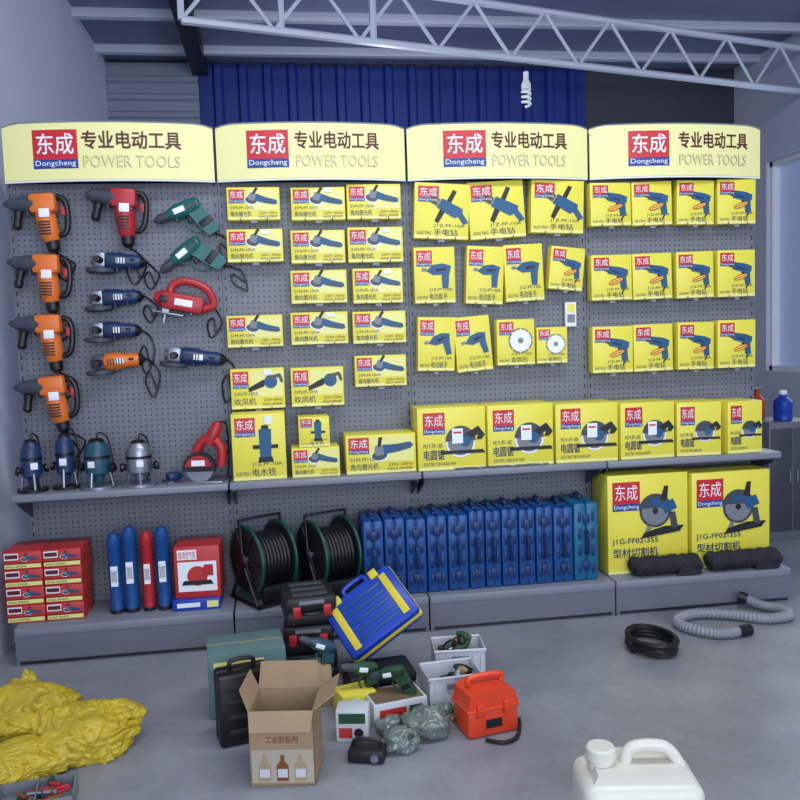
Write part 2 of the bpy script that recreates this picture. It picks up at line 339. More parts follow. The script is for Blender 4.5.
def carton(name,x0,z0,x1,z1,yf,dep,kind,rz=0,ry=0,sticker=None,ang=None,hooks=False,dx=0):
    w=x1-x0;h=z1-z0; mb=MB(); mb.M=Matrix.Translation((-w/2,0,0))
    mb.box(0,0,0,w,dep,h,'yellow',.003)
    mb.box(w*.03,dep*.49,h-.0002,w*.97,dep*.51,h+.0004,'lightart')
    mb.quad(0.002,.002,w-.002,.016*1.0,'lightart',-.0008)
    wide=w/h>1.25
    cap=CAP[kind][0]
    if wide:
        logo(mb,.04*w,.52*h,.33*w,.93*h); mb.poly([(.40*w,.30*h),(.97*w,.30*h),(.97*w,.93*h),(.34*w+.02*w,.93*h)],'lightart',-.0012)
        sil(mb,kind,.67*w,.62*h,.62*w,-14 if ang is None else ang)
        mb.text("S1M-FF-100A",.06*w,.33*h,.5*w,.42*h,'navy'); mb.text(cap,.06*w,.10*h,.46*w,.27*h,'navy')
        mb.text("ANGLE GRINDER",.58*w,.07*h,.95*w,.14*h,'maroon'); mb.text("220V~50Hz",.60*w,.18*h,.95*w,.25*h,'maroon')
    elif kind=='chop':
        logo(mb,.06*w,.64*h,.40*w,.93*h); sil(mb,kind,.64*w,.58*h,.62*w,0)
        mb.text("J1G-FF02-355",.05*w,.29*h,.62*w,.36*h,'navy',bold=.0008); mb.text(cap,.06*w,.17*h,.62*w,.26*h,'navy',bold=.001)
    elif kind=='saw':
        logo(mb,.08*w,.58*h,.40*w,.92*h); sil(mb,kind,.66*w,.47*h,.66*w,0)
        mb.text("M1Y-FF-185",.08*w,.36*h,.36*w,.43*h,'navy'); mb.text(cap,.08*w,.17*h,.38*w,.33*h,'navy',bold=.0008)
        mb.text("ELECTRIC CIRCULAR SAW",.08*w,.08*h,.55*w,.13*h,'navy')
    else:
        logo(mb,.06*w,.66*h,.44*w,.94*h); sil(mb,kind,.62*w,.53*h,(.74*w if h<1.3*w else .8*w),(-25 if ang is None else ang))
        mb.text("J1Z-FF-10A",.36*w,.20*h,.92*w,.27*h,'navy'); mb.text(cap,.36*w,.06*h,.80*w,.18*h,'navy')
        mb.text("ELECTRIC",.06*w,.08*h,.32*w,.13*h,'navy')
    if sticker=='red':
        mb.poly(rotp(circ(0,0,.19,20,.06),.60*w,.42*h,w,18),'red',-.0055); mb.poly(rotp(circ(0,0,.165,18,.04),.60*w,.42*h,w,18),'yellow',-.006); mb.poly(rotp([(-.13,-.012),(.13,-.012),(.13,.012),(-.13,.012)],.60*w,.42*h,w,18),'red',-.0065)
    elif sticker=='white':
        mb.quad(.5*w,.42*h,.66*w,.66*h,'white',-.0055); mb.quad(.52*w,.58*h,.64*w,.61*h,'red',-.006)
    elif sticker=='tag':
        mb.quad(.62*w,.84*h,.76*w,.97*h,'white',-.0055)
    if hooks:
        for t in(.25,.75): mb.tube([(t*w,dep,-.004),(t*w,-.012,-.004),(t*w,-.02,.008)],.0025,'steel',n=6)
        mb.box(.44*w,-.004,-.014,.56*w,-.002,-.003,'shelfgrey')
    return mb.build(name,((x0+x1)/2+dx,yf,z0),(0,math.radians(ry),math.radians(rz)))
mm=lambda *a:[v/1000 for v in a]
G=[(968,1909,1207,2057),(1258,1905,1507,2055),(1516,1906,1770,2067),(959,1718,1213,1868),(1249,1707,1500,1859),(1513,1706,1773,1869),(1241,1522,1501,1675),(1530,1515,1766,1678),(940,1328,1195,1475),(1233,1331,1499,1481),(1522,1326,1774,1477)]
for i,g in enumerate(G): carton("angle_grinder_box",*mm(*g),-.072,.066,'grinder',rz=random.uniform(-2,2),sticker=('tag' if i%2 else None),hooks=True)
carton("electric_blower_box",.945,1.041,1.192,1.229,-.072,.066,'blower',ang=0,hooks=True,sticker='tag')
carton("electric_blower_box",1.222,1.041,1.469,1.224,-.072,.066,'blower',ang=0,hooks=True)
carton("angle_grinder_box",1.524,1.122,1.770,1.269,-.072,.066,'grinder',hooks=True)
ZS=.7265
carton("router_box",.945,ZS,1.185,1.03,-.2,.18,'router',ang=0,sticker='tag')
carton("angle_grinder_box",1.209,ZS,1.428,.862,-.2,.16,'grinder')
carton("trimmer_box",1.246,.8635,1.387,1.002,-.19,.13,'router',ang=0)
carton("angle_grinder_box",1.457,ZS,1.783,.908,-.2,.18,'grinder',ang=8)
B3=[((1826,1808,2088,2069),'handledrill',0,3),((2101,1808,2375,2077),'handledrill',0,-3),((2396,1827,2662,2079),'handledrill',0,2),((1823,1507,2019,1771),'wrench',0,0),((2068,1496,2250,1771),'wrench',0,3),((2268,1505,2461,1777),'wrench',0,-2),((2478,1553,2652,1760),'drill',-10,6),((1825,1183,2005,1441),'wrench',15,2),((2020,1176,2197,1440),'wrench',15,-4),((2217,1197,2407,1419),'blade',0,0),((2417,1199,2570,1375),'blade',0,0)]
nm={'drill':'electric_drill_box','handledrill':'electric_drill_box','wrench':'heat_gun_box','blade':'saw_blade_box'}
for i,(g,k,a,t) in enumerate(B3): carton(nm[k],*mm(*g),-.072,.066,k,ang=a,rz=random.uniform(-2,2),ry=t,sticker=('red' if i==6 else None),hooks=True)
mb=MB(); mb.box(-.028,0,0,.028,.02,.12,'white',.002); mb.quad(-.02,.02,.02,.06,'greyart'); mb.quad(-.02,.07,.02,.11,'yellow'); mb.tube([(0,.02,.11),(0,.03,.115)],.003,'steel'); mb.build("hanging_price_tag",(2.607,-.03,1.375))
for i,g in enumerate([(1790,750,2112,1020),(2122,759,2442,1019),(2455,755,2760,1009),(2775,758,3052,1000),(3066,759,3290,989),(3325,761,3512,983)]):
    g=mm(*g); carton("circular_saw_box",g[0],ZS,g[2],g[3],-.22,.2,'saw',sticker='white' if i in(0,1,2,3) else None,rz=(0,1,-2,2,-3,3)[i])
for r,zz in enumerate(((1858,2065),(1497,1718),(1140,1369))):
    for c in range(4):
        xx=((2700,2908),(2915,3120),(3144,3338),(3360,3562))[c]
        carton("electric_drill_box",xx[0]/1000,zz[0]/1000,xx[1]/1000,(zz[1]+c*4)/1000,-.072,.066,'drill',ang=-12,sticker='red',rz=random.uniform(-2,2),ry=random.uniform(-1.5,1.5),hooks=True)
carton("cutoff_saw_box",2.705,.1665,3.115,.652,-.222,.2,'chop'); carton("cutoff_saw_box",3.135,.1665,3.55,.641,-.222,.2,'chop',rz=1)
for i,(x0,x1) in enumerate(((2.80,3.15),(3.185,3.56))):
    mb=MB(); n=26; L=x1-x0
    pts=[(-L/2+L*j/n,.006*math.sin(j*.9+i),.004*math.sin(j*1.7)) for j in range(n+1)]
    mb.tube(pts,[.03 if j in(0,n) else .044+.003*noise.noise(V((j*.35,i*5,0))) for j in range(n+1)],'fabric',n=20)
    mb.tube([(-L/2-.002,.03*math.cos(t*.4)*(1-t/60),.03*math.sin(t*.4)*(1-t/60)) for t in range(50)],.003,'fabric',n=5)
    mb.extr([(L*.1,-.046),(L*.42,-.048),(L*.46,-.035),(L*.2,.02)],-.047,-.042,'fabric')
    for xx in (-L*.28,L*.25): mb.tube([(xx,.046*math.cos(t*math.pi/10),.046*math.sin(t*math.pi/10)) for t in range(20)],.0025,'black',n=6,closed=True)
    mb.build("rolled_black_mat",((x0+x1)/2,-.277,.2165),(0,0,math.radians((-1,1)[i])))

# ---------------------------------------------------------------- power tools (x right, -y outward, z up)
def cord(mb,p,drop,sx=.03,y=-.02):
    x,yy,z=p; mb.tube(smooth([(x,yy,z),(x+sx,y,z-.03),(x+sx*1.6,y,z-drop*.5),(x+sx*.4,y,z-drop),(x-sx*.5,y-.01,z-drop*.6),(x+sx*.2,y-.012,z-drop*.35),(x+sx*1.0,y-.014,z-drop*.8)]),.0045,'black',n=6)
def grinder(name,body,loc,L,rot=0,head='steel',drop=.12,tail='black'):
    mb=MB(); y=-.055; q=1.22
    mb.lathe((-L*.2,y,0),(L*.36,y,.0),[(0,.03*q),(.1,.034*q),(.45,.032*q),(.55,.027*q),(.9,.026*q),(1,.022*q)],body)
    mb.lathe((L*.36,y,0),(L*.46,y,0),[(0,.024*q),(.5,.022),(.8,.01),(1,.007)],tail)
    mb.box(-L*.38,y-.034,-.034,-L*.19,y+.03,.036,head,.012)
    mb.cyl((-L*.37,y,0),(-L*.43,y,0),.028,head,.016)
    mb.cyl((-L*.29,y,-.03),(-L*.29,y,-.05),.02,head)
    mb.extr([(p[0],p[1]) for p in circ(0,0,.062,20,None,-20,200)],-.052,-.034,'greydk',Matrix.Translation((-L*.29,y,0))@Matrix.Rotation(math.radians(90),4,'X'))
    mb.cyl((-L*.29,y,-.052),(-L*.29,y,-.056),.054,'dark',n=28)
    for i in range(6): mb.box(-L*.14+i*.012,y-.042,-.014,-L*.14+i*.012+.005,y-.036,.014,'black')
    mb.box(-L*.02,y-.041,-.012,L*.12,y-.032,.014,'white',.002)
    mb.box(L*.2,y-.037,.0,L*.28,y-.026,.012,'black',.003)
    mb.lathe((-L*.27,y-.02,.0),(-L*.27,y-.11,.0),[(0,.008),(.2,.008),(.25,.016),(.5,.013),(.9,.016),(1,.012)],'black')
    cord(mb,(L*.46,y,0),drop)
    mb.tube([(0,-.0,-.044),(0,-.09,-.044),(0,-.098,-.030)],.003,'steel',n=6); mb.tube([(L*.2,-.0,-.036),(L*.2,-.09,-.036),(L*.2,-.098,-.024)],.003,'steel',n=6)
    return mb.build(name,loc,(0,math.radians(rot),0))
def drill(name,body,loc,L,rot=0,drop=.15,rotx=0,rotz=0,hang=True):
    mb=MB(); y=-.045; k=L/.25; r_=1 if hang else k
    mb.lathe((-.125*k,y,.03*k),(-.06*k,y,.03*k),[(0,.007),(.15,.012),(.4,.022*r_),(1,.022*r_)],'greydk')
    mb.lathe((-.06*k,y,.03*k),(.09*k,y,.03*k),[(0,.02*r_),(.12,.03*r_),(.3,.036*r_),(.75,.036*r_),(.95,.03*r_),(1,.018*r_)],body)
    mb.extr([(.02*k,.02*k),(.085*k,.03*k),(.125*k,-.09*k),(.118*k,-.11*k),(.07*k,-.118*k),(.06*k,-.1*k),(.035*k,-.03*k)],y-.02*r_,y+.02*r_,body)
    mb.box(.035*k,y-.022*r_,-.09*k,.1*k,y+.022*r_,-.055*k,'black',.006,Matrix.Rotation(math.radians(-12),4,'Y'))
    mb.box(.012*k,y-.009,-.035*k,.03*k,y+.009,.0,'black',.004)
    mb.tube(smooth([(.03*k,y,-.0),(.0*k,y,-.03*k),(.02*k,y,-.075*k),(.06*k,y,-.09*k)],5),.004,body,n=6)
    for i in range(5): mb.box(.03*k+i*.01,y-.037*r_,.018*k,.034*k+i*.01,y-.03*r_,.044*k,'black')
    mb.box(-.03*k,y-.038*r_,.018*k,.02*k,y-.032*r_,.042*k,'white',.001)
    if hang:
        cord(mb,(.095*k,y,-.115*k),drop); mb.tube([(-.03,0,-.01),(-.03,-.08,-.01),(-.03,-.088,.0)],.003,'steel',n=6); mb.tube([(.03,0,-.01),(.03,-.02,-.01)],.003,'steel',n=6)
    return mb.build(name,loc,(math.radians(rotx),math.radians(rot),math.radians(rotz)))
def hammer(name,body,loc,drop=.12,lean=0):
    mb=MB(); y=-.07
    mb.lathe((-.165,y,.085),(-.02,y,.075),[(0,.010),(.12,.018),(.2,.028),(.42,.03),(.5,.036),(.9,.04),(1,.03)],'greydk')
    mb.box(-.055,y-.038,.035,.058,y+.038,.12,body,.016)
    mb.lathe((.0,y,.05),(.02,y,-.09),[(0,.04),(.3,.044),(.75,.042),(.92,.036),(1,.03)],body)
    mb.lathe((.02,y,-.09),(.025,y,-.14),[(0,.03),(.7,.028),(1,.014)],'black')
    for i in range(5): mb.box(-.02,y-.046,-.01-i*.013,.03,y-.038,-.004-i*.013,'black')
    mb.box(-.012,y-.047,.012,.032,y-.04,.05,'white',.002)
    mb.tube(smooth([(.05,y,.1),(.08,y,.098),(.098,y,.06),(.095,y,-.02),(.075,y,-.06),(.04,y,-.06)],6),.013,'black',n=10)
    mb.box(.072,y-.008,.02,.09,y+.008,.06,'toolred',.003)
    mb.lathe((-.1,y,.08),(-.12,y-.01,-.03),[(0,.01),(.25,.01),(.3,.021),(.6,.017),(.9,.02),(1,.012)],'black')
    cord(mb,(.03,y,-.14),drop,.04)
    mb.tube([(-.06,0,.04),(-.06,-.1,.03),(-.06,-.11,.045)],.003,'steel',n=6); mb.tube([(.04,0,.03),(.04,-.11,.03)],.003,'steel',n=6)
    return mb.build(name,loc,(0,math.radians(lean),0))
hammer("rotary_hammer",'orange',(.175,-.0,1.915),lean=-3); hammer("rotary_hammer",'orange',(.165,0,1.65),lean=2); hammer("rotary_hammer",'orange',(.16,0,1.385)); hammer("rotary_hammer",'orange',(.165,0,1.11),lean=-4)
hammer("rotary_hammer",'toolred',(.51,0,1.935),drop=.16,lean=4)
grinder("angle_grinder",'toolblue',(.475,0,1.735),.27,3)
grinder("angle_grinder",'toolblue',(.455,0,1.572),.27,-2)
grinder("angle_grinder",'toolblue',(.445,0,1.425),.25,2,drop=.2)
grinder("angle_grinder",'orange',(.445,0,1.285),.27,-3,drop=.18,head='greydk')
grinder("angle_grinder",'toolblue',(.79,0,1.292),.32,8,drop=.2)
drill("electric_drill",'toolgreen',(.77,0,1.93),.26,-22); drill("electric_drill",'toolgreen',(.78,0,1.74),.27,-38)
def jigsaw(loc):
    mb=MB(); y=-.06
    mb.box(-.12,y-.036,-.045,.07,y+.036,.035,'toolred',.018)
    mb.lathe((-.155,y,.0),(-.1,y,.0),[(0,.02),(.5,.038),(1,.038)],'toolred')
    mb.tube(smooth([(-.09,y,.03),(-.08,y,.07),(-.02,y,.095),(.07,y,.075),(.11,y,.01),(.06,y,-.02)],6),.019,'toolred',n=10)
    mb.box(-.15,y-.045,-.067,-.01,y+.04,-.060,'steel',.002); mb.box(-.11,y-.01,-.06,-.08,y+.01,-.03,'steel'); mb.box(-.1,y-.002,-.11,-.092,y+.002,-.055,'steel')
    mb.box(-.06,y-.038,-.02,.02,y-.034,.01,'white',.001); mb.box(-.13,y-.038,-.02,-.09,y-.03,.015,'black',.004); cord(mb,(.11,y,.0),.14,.03)
    mb.tube([(.02,0,-.049),(.02,-.08,-.049)],.003,'steel',n=6); return mb.build("jigsaw",loc,(0,math.radians(12),0))
jigsaw((.775,0,1.54))
def router(name,loc,body,h=.21,r=.045,base='dark',rz=0):
    mb=MB(); mb.cyl((0,0,0),(0,0,.012),r*1.45,base,n=28)
    for a in range(3):
        t=a*2.09+.5; mb.cyl((r*1.1*math.cos(t),r*1.1*math.sin(t),.01),(r*.8*math.cos(t),r*.8*math.sin(t),h*.42),.006,'steel',n=8)
    mb.lathe((0,0,h*.12),(0,0,h),[(0,r*.35),(.15,r*.5),(.22,r*.95),(.4,r),(.78,r*.95),(.9,r*.75),(1,r*.5)],body,24)
    mb.lathe((0,0,h*.62),(0,0,h*.68),[(0,r*1.02),(1,r*1.02)],'black',24); mb.lathe((0,0,h*.93),(0,0,h*1.03),[(0,r*.62),(.6,r*.6),(1,r*.4)],'black',24)
    for sx in(-1,1): mb.lathe((sx*r*.8,0,h*.4),(sx*r*1.5,0,h*.44),[(0,.009),(.4,.01),(.6,.02),(.9,.02),(1,.012)],'black',12)
    mb.box(-.015,-r-.003,h*.45,.015,-r*.8,h*.58,'white',.001)
    mb.tube(smooth([(0,0,h),(.01,.01,h+.03),(.04,.03,h),(.05,.04,h*.5),(.03,.05,.01)]),.004,'black',n=6)
    return mb.build(name,loc,(0,0,rz))
router("trim_router",(.07,-.15,ZS),'toolblue',.225,.045,'black',.5); router("trim_router",(.205,-.12,ZS),'toolblue',.24,.04)
router("plunge_router",(.35,-.15,ZS),'toolteal',.215,.056,'steel',-.3); router("plunge_router",(.53,-.15,ZS),'steel',.20,.056,'steel',.2)
mb=MB()
mb.box(-.09,-.055,0,.085,.05,.008,'steel',.002); mb.cyl((-.02,-.037,.064),(-.02,-.033,.064),.062,'steel',n=32)
mb.extr(circ(-.02,.066,.074,22,None,-10,190),-.05,-.020,'dark'); mb.extr(circ(-.02,.066,.06,22,None,10,170),-.056,-.049,'toolred')
mb.lathe((-.02,-.02,.08),(-.02,.07,.08),[(0,.046),(.5,.048),(1,.034)],'toolred')
mb.tube(smooth([(-.05,.0,.11),(-.02,0,.17),(.03,.0,.20),(.075,.0,.15),(.07,0,.07)],6),.022,'toolred',n=12); mb.lathe((.02,0,.17),(.07,.0,.27),[(0,.026),(.3,.03),(.8,.026),(1,.014)],'toolred')
mb.box(-.05,-.058,.08,.01,-.056,.105,'white'); mb.tube(smooth([(.07,0,.27),(.1,.02,.25),(.1,.04,.1),(.09,.05,.01)]),.004,'black',n=6)
mb.build("marble_cutter",(.82,-.15,ZS),(0,0,math.radians(-8)))
mb=MB(); mb.lathe((-.03,0,.025),(.03,0,.03),[(0,.02),(.3,.025),(1,.018)],'toolblue'); mb.tube(smooth([(.03,0,.03),(.05,.02,.02),(.02,.05,.006),(-.03,.05,.006),(-.04,.03,.006)]),.0045,'black',n=6); mb.box(-.04,-.02,0,-.01,.02,.01,'steel'); mb.build("detail_sander",(.675,-.13,ZS),(0,0,.6))
mb=MB()
for dx in (0,.16,.3): mb.tube(smooth([(dx+0,0,.006),(dx+.03,-.01,.008),(dx+.07,.01,.006),(dx+.11,-.012,.007),(dx+.15,.002,.006)]),.004,'steel',n=6)
mb.build("loose_metal_hooks",(1.96,-.234,ZS+.0005))

# ---------------------------------------------------------------- base shelf items
ZB=.1665
def redbox(x0,z0,x1,z1,yf,rz=0,pic='grinder'):
    w=x1-x0;h=z1-z0; mb=MB(); mb.M=Matrix.Translation((-w/2,0,0)); mb.box(0,0,0,w,.2,h,'redbox',.003)
    mb.quad(.03*w,.55*h,.4*w,.92*h,'white'); mb.quad(.05*w,.62*h,.38*w,.85*h,'maroon',-.0022); mb.quad(.03*w,.08*h,.97*w,.3*h,'lightart')
    mb.text("ANGLE GRINDER",.06*w,.13*h,.6*w,.25*h,'dark',-.0025); sil(mb,pic,.7*w,.62*h,.45*w,-8,-.0025)
    mb.quad(.0,.32*h,w,.36*h,'dark'); return mb.build("red_power_tool_box",((x0+x1)/2,yf,z0),(0,0,math.radians(rz)))
hh=.078
for r in range(4):
    for c in range(2):
        redbox(-.045+c*.163,ZB+r*(hh+.001),.114+c*.163,ZB+r*(hh+.001)+hh,-.25,random.uniform(-.7,.7))
def core(x,col_,h,r=.03,y=-.2):
    mb=MB(); mb.lathe((0,0,0),(0,0,h),[(0,r),(.005,r),(.01,r*.98),(.8,r*.98),(.81,r*1.05),(.93,r*1.05),(.95,r*.8),(.99,r*.75),(1,r*.6)],col_,24)
    mb.lathe((0,0,h*.0),(0,0,h*.05),[(0,r*1.04),(1,r*1.04)],'dark',24); mb.box(-r*.5,-r-.002,h*.35,r*.5,-r*.85,h*.6,'white'); mb.text("DIAMOND",-r*.4,h*.4,r*.4,h*.55,'navy',-r-.003)
    return mb.build("core_drill_tube",(x,y,ZB))
core(.408,'case_blue',.36); core(.474,'case_blue',.385); core(.548,'toolred',.36,.026); core(.615,'case_blue',.375,.03); 
mb=MB(); mb.box(-.12,0,0,.09,.2,.05,'royal',.003); mb.quad(-.1,.015,.0,.035,'white'); mb.quad(.03,.01,.08,.04,'lightart'); mb.build("flat_blue_box",(.775,-.26,ZB))
mb=MB(); mb.box(-.1,0,0,.1,.18,.235,'redbox',.003); mb.quad(-.085,.03,.085,.165,'white'); mb.quad(-.085,.175,.0,.22,'white'); mb.text("直流空气泵",-.08,.182,-.005,.213,'red',-.003)
mb.poly(circ(.0,.1,.045),'redbox',-.003); mb.poly([(-.07,.06),(.07,.06),(.06,.08),(-.06,.08)],'dark',-.004); mb.poly([(.02,.1),(.07,.1),(.07,.15),(.03,.15)],'toolred',-.004); mb.build("air_pump_box",(.768,-.24,ZB+.0505),(0,0,math.radians(-2)))
def reel(loc,rz,R=.155):
    mb=MB(); cz=R+.04
    for sx in(-.085,.085):
        mb.lathe((sx-.006,0,cz),(sx+.006,0,cz),[(0,R),(1,R)],'dark',40)
        mb.tube([(sx,R*math.cos(t*math.pi/20),cz+R*math.sin(t*math.pi/20)) for t in range(40)],.0085,'greenrim',n=8,closed=True)
        for k in range(6):
            a=k*math.pi/3; mb.cyl((sx*1.12,0,cz),(sx*1.12,R*.9*math.cos(a),cz+R*.9*math.sin(a)),.008,'black',n=8)
    for j in range(9):
        x=-.07+j*.0175; mb.tube([(x,R*.72*math.cos(t*math.pi/14),cz+R*.72*math.sin(t*math.pi/14)) for t in range(28)],.010,'rubber',n=7,closed=True)
    mb.cyl((-.11,0,cz),(.11,0,cz),.03,'greydk')
    for sx in(-.105,.105):
        mb.tube([(sx,-.12,.012),(sx,0,cz),(sx,.12,.012)],.009,'black',n=8); mb.tube([(sx,-.14,.010),(sx,.13,.010)],.009,'black',n=8)
    mb.tube([(-.105,-.13,.010),(.105,-.13,.010)],.009,'black',n=8); mb.tube([(-.105,0,cz+.0),(-.105,.02,cz+R+.03),(.105,.02,cz+R+.03),(.105,0,cz)],.009,'black',n=8)
    mb.cyl((-.115,.0,cz),(-.125,0,cz),.04,'black'); mb.box(-.08,-.15,.02,.08,-.11,.10,'black',.01)
    return mb.build("cable_reel",loc,(0,0,math.radians(rz)))
reel((1.06,-.165,ZB),30); reel((1.36,-.16,ZB),24)
def bluecase(x,w,h,d,m,rz,lean):
    mb=MB(); g=.003
    mb.box(-w/2,0,0,-g/2,d,h,m,.012); mb.box(g/2,0,0,w/2,d,h,m,.012); mb.box(-w/2+.012,.006,.008,w/2-.012,d-.006,h-.008,'caseedge')
    for zz in(.2,.8): mb.box(-.016,-.008,h*zz-.022,.016,.002,h*zz+.022,'caseedge',.004)
    for sx in(-1,1):
        for k in range(4): mb.box(sx*w*.27-.008,-.003,h*(.1+.22*k),sx*w*.27+.008,.004,h*(.24+.22*k),'caseedge',.003)
    mb.tube(smooth([(0,-.002,h*.36),(0,-.026,h*.39),(0,-.026,h*.61),(0,-.002,h*.64)],5),.009,'caseedge',n=8)
    for yy in(.25,.75): mb.box(-.014,d*yy-.02,h-.002,.014,d*yy+.02,h+.008,'caseedge',.004)
    mb.tube(smooth([(0,d*.35,h-.002),(0,d*.38,h+.022),(0,d*.62,h+.022),(0,d*.65,h-.002)],5),.008,'caseedge',n=8)
    return mb.build("blue_plastic_tool_case",(x,-.275,ZB),(0,math.radians(lean),math.radians(rz)))
xs=1.512; ws=[.098,.10,.098,.098,.10,.078,.078,.083,.083,.085,.10,.125,.12]
for i,w in enumerate(ws):
    if xs+w>2.70: break
    bluecase(xs+w/2,w-.004,(.355,.36,.352,.36,.358,.372,.366,.37,.365,.37,.362,.375,.36)[i],.24,'case_teal' if i>10 else 'case_blue',0,0); xs+=w

# ---------------------------------------------------------------- floor clutter
def sack(parts,loc):
    mb=MB()
    for c,r,amp,sc,seed,sub,ridge in parts: mb.blob(c,r,'sack',amp,sc,seed,floor=0,sub=sub,ridge=ridge)
    return mb.build("yellow_woven_sack",loc,sharp=80)
sack([((0,0,.06),(.17,.15,.10),.3,2.4,1,6,.34),((.09,-.08,.12),(.07,.05,.05),.4,4,2,5,.4),((-.04,.1,.1),(.05,.05,.08),.4,4,3,5,.4)],(.25,-.98,.0005))
sack([((0,0,.055),(.155,.14,.09),.3,2.6,5,6,.34),((.10,.03,.09),(.07,.06,.05),.4,4,6,5,.4)],(.47,-1.12,.0005))
sack([((0,0,.04),(.14,.10,.06),.3,2.6,9,6,.34)],(.28,-1.27,.0005))
def open_box(mb,w,d,h,t,m,inner=None):
    mb.box(-w/2,-d/2,0,w/2,d/2,t,m); 
    mb.box(-w/2,-d/2,0,w/2,-d/2+t,h,m); mb.box(-w/2,d/2-t,0,w/2,d/2,h,m); mb.box(-w/2,-d/2,0,-w/2+t,d/2,h,m); mb.box(w/2-t,-d/2,0,w/2,d/2,h,m)
mb=MB(); open_box(mb,.22,.14,.045,.005,'greyart'); mb.box(-.002,-.07,0,.002,.07,.045,'greyart')
for i in range(26): 
    a=random.uniform(0,3.1); x,y=random.uniform(-.08,.08),random.uniform(-.045,.045); mb.cyl((x-.02*math.cos(a),y-.015*math.sin(a),.018+.001*i),(x+.02*math.cos(a),y+.015*math.sin(a),.020+.001*i),random.uniform(.005,.01),random.choice(['steel','copper','steel','greenrim','toolred']),n=10)
mb.build("parts_tray",(.40,-1.46,.0005),(0,0,.15))
mb=MB(); mb.box(-.14,-.1,0,.14,.1,.24,'tealbox',.004); mb.M=Matrix.Translation((0,-.1,0)); mb.quad(-.12,.15,.06,.21,'lightart'); mb.text("ELECTRIC TOOL",-.11,.165,.05,.195,'navy',-.003); mb.text("220V",-.11,.1,-.03,.125,'white'); sil(mb,'drill',.06,.08,.13,0,-.003)
mb.M=Matrix.Identity(4); mb.box(-.14,-.004,.24,.14,.004,.2405,'tan'); mb.build("grey_green_carton",(1.0,-.90,.0005),(0,0,math.radians(6)))
mb=MB(); mb.box(-.09,-.05,0,.09,-.002,.25,'black',.012); mb.box(-.09,.002,0,.09,.05,.25,'black',.012); mb.box(-.08,-.045,.006,.08,.045,.242,'dark')
for z in(.06,.2): mb.box(.085,-.02,z-.015,.096,.02,z+.015,'greyart',.003)
mb.tube(smooth([(-.04,0,.248),(-.035,0,.278),(.035,0,.278),(.04,0,.248)],5),.008,'black'); 
for k in range(4): mb.box(-.06,-.053,.04+k*.05,.06,-.049,.06+k*.05,'dark',.002)
mb.build("black_tool_case",(1.0,-1.17,.0005),(0,0,math.radians(14)))
mb=MB(); W_,D_,H_=.2,.17,.235; open_box(mb,W_,D_,H_,.004,'cardboard'); mb.box(-W_/2+.006,-D_/2+.006,.005,W_/2-.006,D_/2-.006,.03,'cardin')
def flap(p,q,out,l,ang):
    p=V(p);q=V(q);o=V(out); e=o*(math.cos(ang)*l)+V((0,0,math.sin(ang)*l)); s=(q-p).normalized()*.008
    vs=[p,q,q+e-s,p+e+s]; n=(q-p).cross(e).normalized()*.0035; mb.add(vs+[v+n for v in vs],[(0,1,2,3),(7,6,5,4),(0,4,5,1),(1,5,6,2),(2,6,7,3),(3,7,4,0)],'cardboard')
flap((-W_/2,-D_/2,H_),(W_/2,-D_/2,H_),(0,-1,0),.06,-1.1); flap((-W_/2,D_/2,H_),(W_/2,D_/2,H_),(0,1,0),.085,1.35); flap((-W_/2,-D_/2,H_),(-W_/2,D_/2,H_),(-1,0,0),.07,1.2); flap((W_/2,D_/2,H_),(W_/2,-D_/2,H_),(1,0,0),.08,.6)
mb.M=Matrix.Translation((0,-D_/2,0)); mb.quad(-.095,.01,.095,.115,'cardprint',-.0012)
for i in range(3):
    x=-.055+i*.055; mb.poly([(x-.018,.016),(x+.018,.016),(x+.018,.065),(x+.006,.08),(x+.006,.098),(x-.006,.098),(x-.006,.08),(x-.018,.065)],('tan','copper','tan')[i],-.003); mb.quad(x-.015,.028,x+.015,.055,'crate',-.004)
mb.text("工业胶粘剂",-.05,.135,.05,.158,'copper')
mb.M=Matrix.Identity(4); mb.build("open_cardboard_box",(1.145,-1.42,.0005),(0,0,math.radians(-10)))
for i in range(3):
    mb=MB(); mb.box(-.1,-.12,0,.1,.12,.052,'dark',.012); mb.box(-.1,-.12,.055,.1,.12,.112,'dark',.012); mb.box(-.094,-.114,.01,.094,.114,.1,'black')
    for x in(-.06,.06): mb.box(x-.016,-.128,.035,x+.016,-.118,.08,'toolred',.003)
    mb.tube(smooth([(-.035,-.118,.055),(-.03,-.145,.055),(.03,-.145,.055),(.035,-.118,.055)],5),.007,'black'); mb.box(-.05,-.122,.085,.05,-.12,.1,'greyart')
    for k in range(3): mb.box(-.07,-.09+k*.07,.111,.07,-.05+k*.07,.1152,'greydk',.002)
    mb.build("black_power_tool_case",(1.245,-.64,.0005+i*.1155),(0,0,math.radians((4,-3,6)[i])))
# flat grey case underneath, tilted blue/yellow case on top
mb=MB(); mb.box(-.13,-.09,0,.13,.09,.045,'greydk',.01); mb.box(-.13,-.09,.048,.13,.09,.09,'dark',.01); mb.box(-.12,-.08,.01,.12,.08,.08,'black')
for x in(-.07,.07): mb.box(x-.015,-.096,.03,x+.015,-.088,.065,'toolred',.003)
mb.tube(smooth([(-.035,-.088,.046),(-.03,-.112,.046),(.03,-.112,.046),(.035,-.088,.046)],5),.007,'black'); mb.build("flat_grey_tool_case",(1.50,-.88,.0005),(0,0,.1))
mb=MB(); mb.box(-.16,-.045,0,.16,-.001,.25,'royal',.016); mb.box(-.16,.001,0,.16,.045,.25,'royal',.016); mb.box(-.163,-.012,-.004,.163,.012,.254,'trimyel',.008)
for x in(-.09,.09): mb.box(x-.018,-.052,.225,x+.018,.03,.262,'trimyel',.004)
mb.tube(smooth([(-.05,0,.25),(-.045,0,.29),(.045,0,.29),(.05,0,.25)],5),.010,'royal')
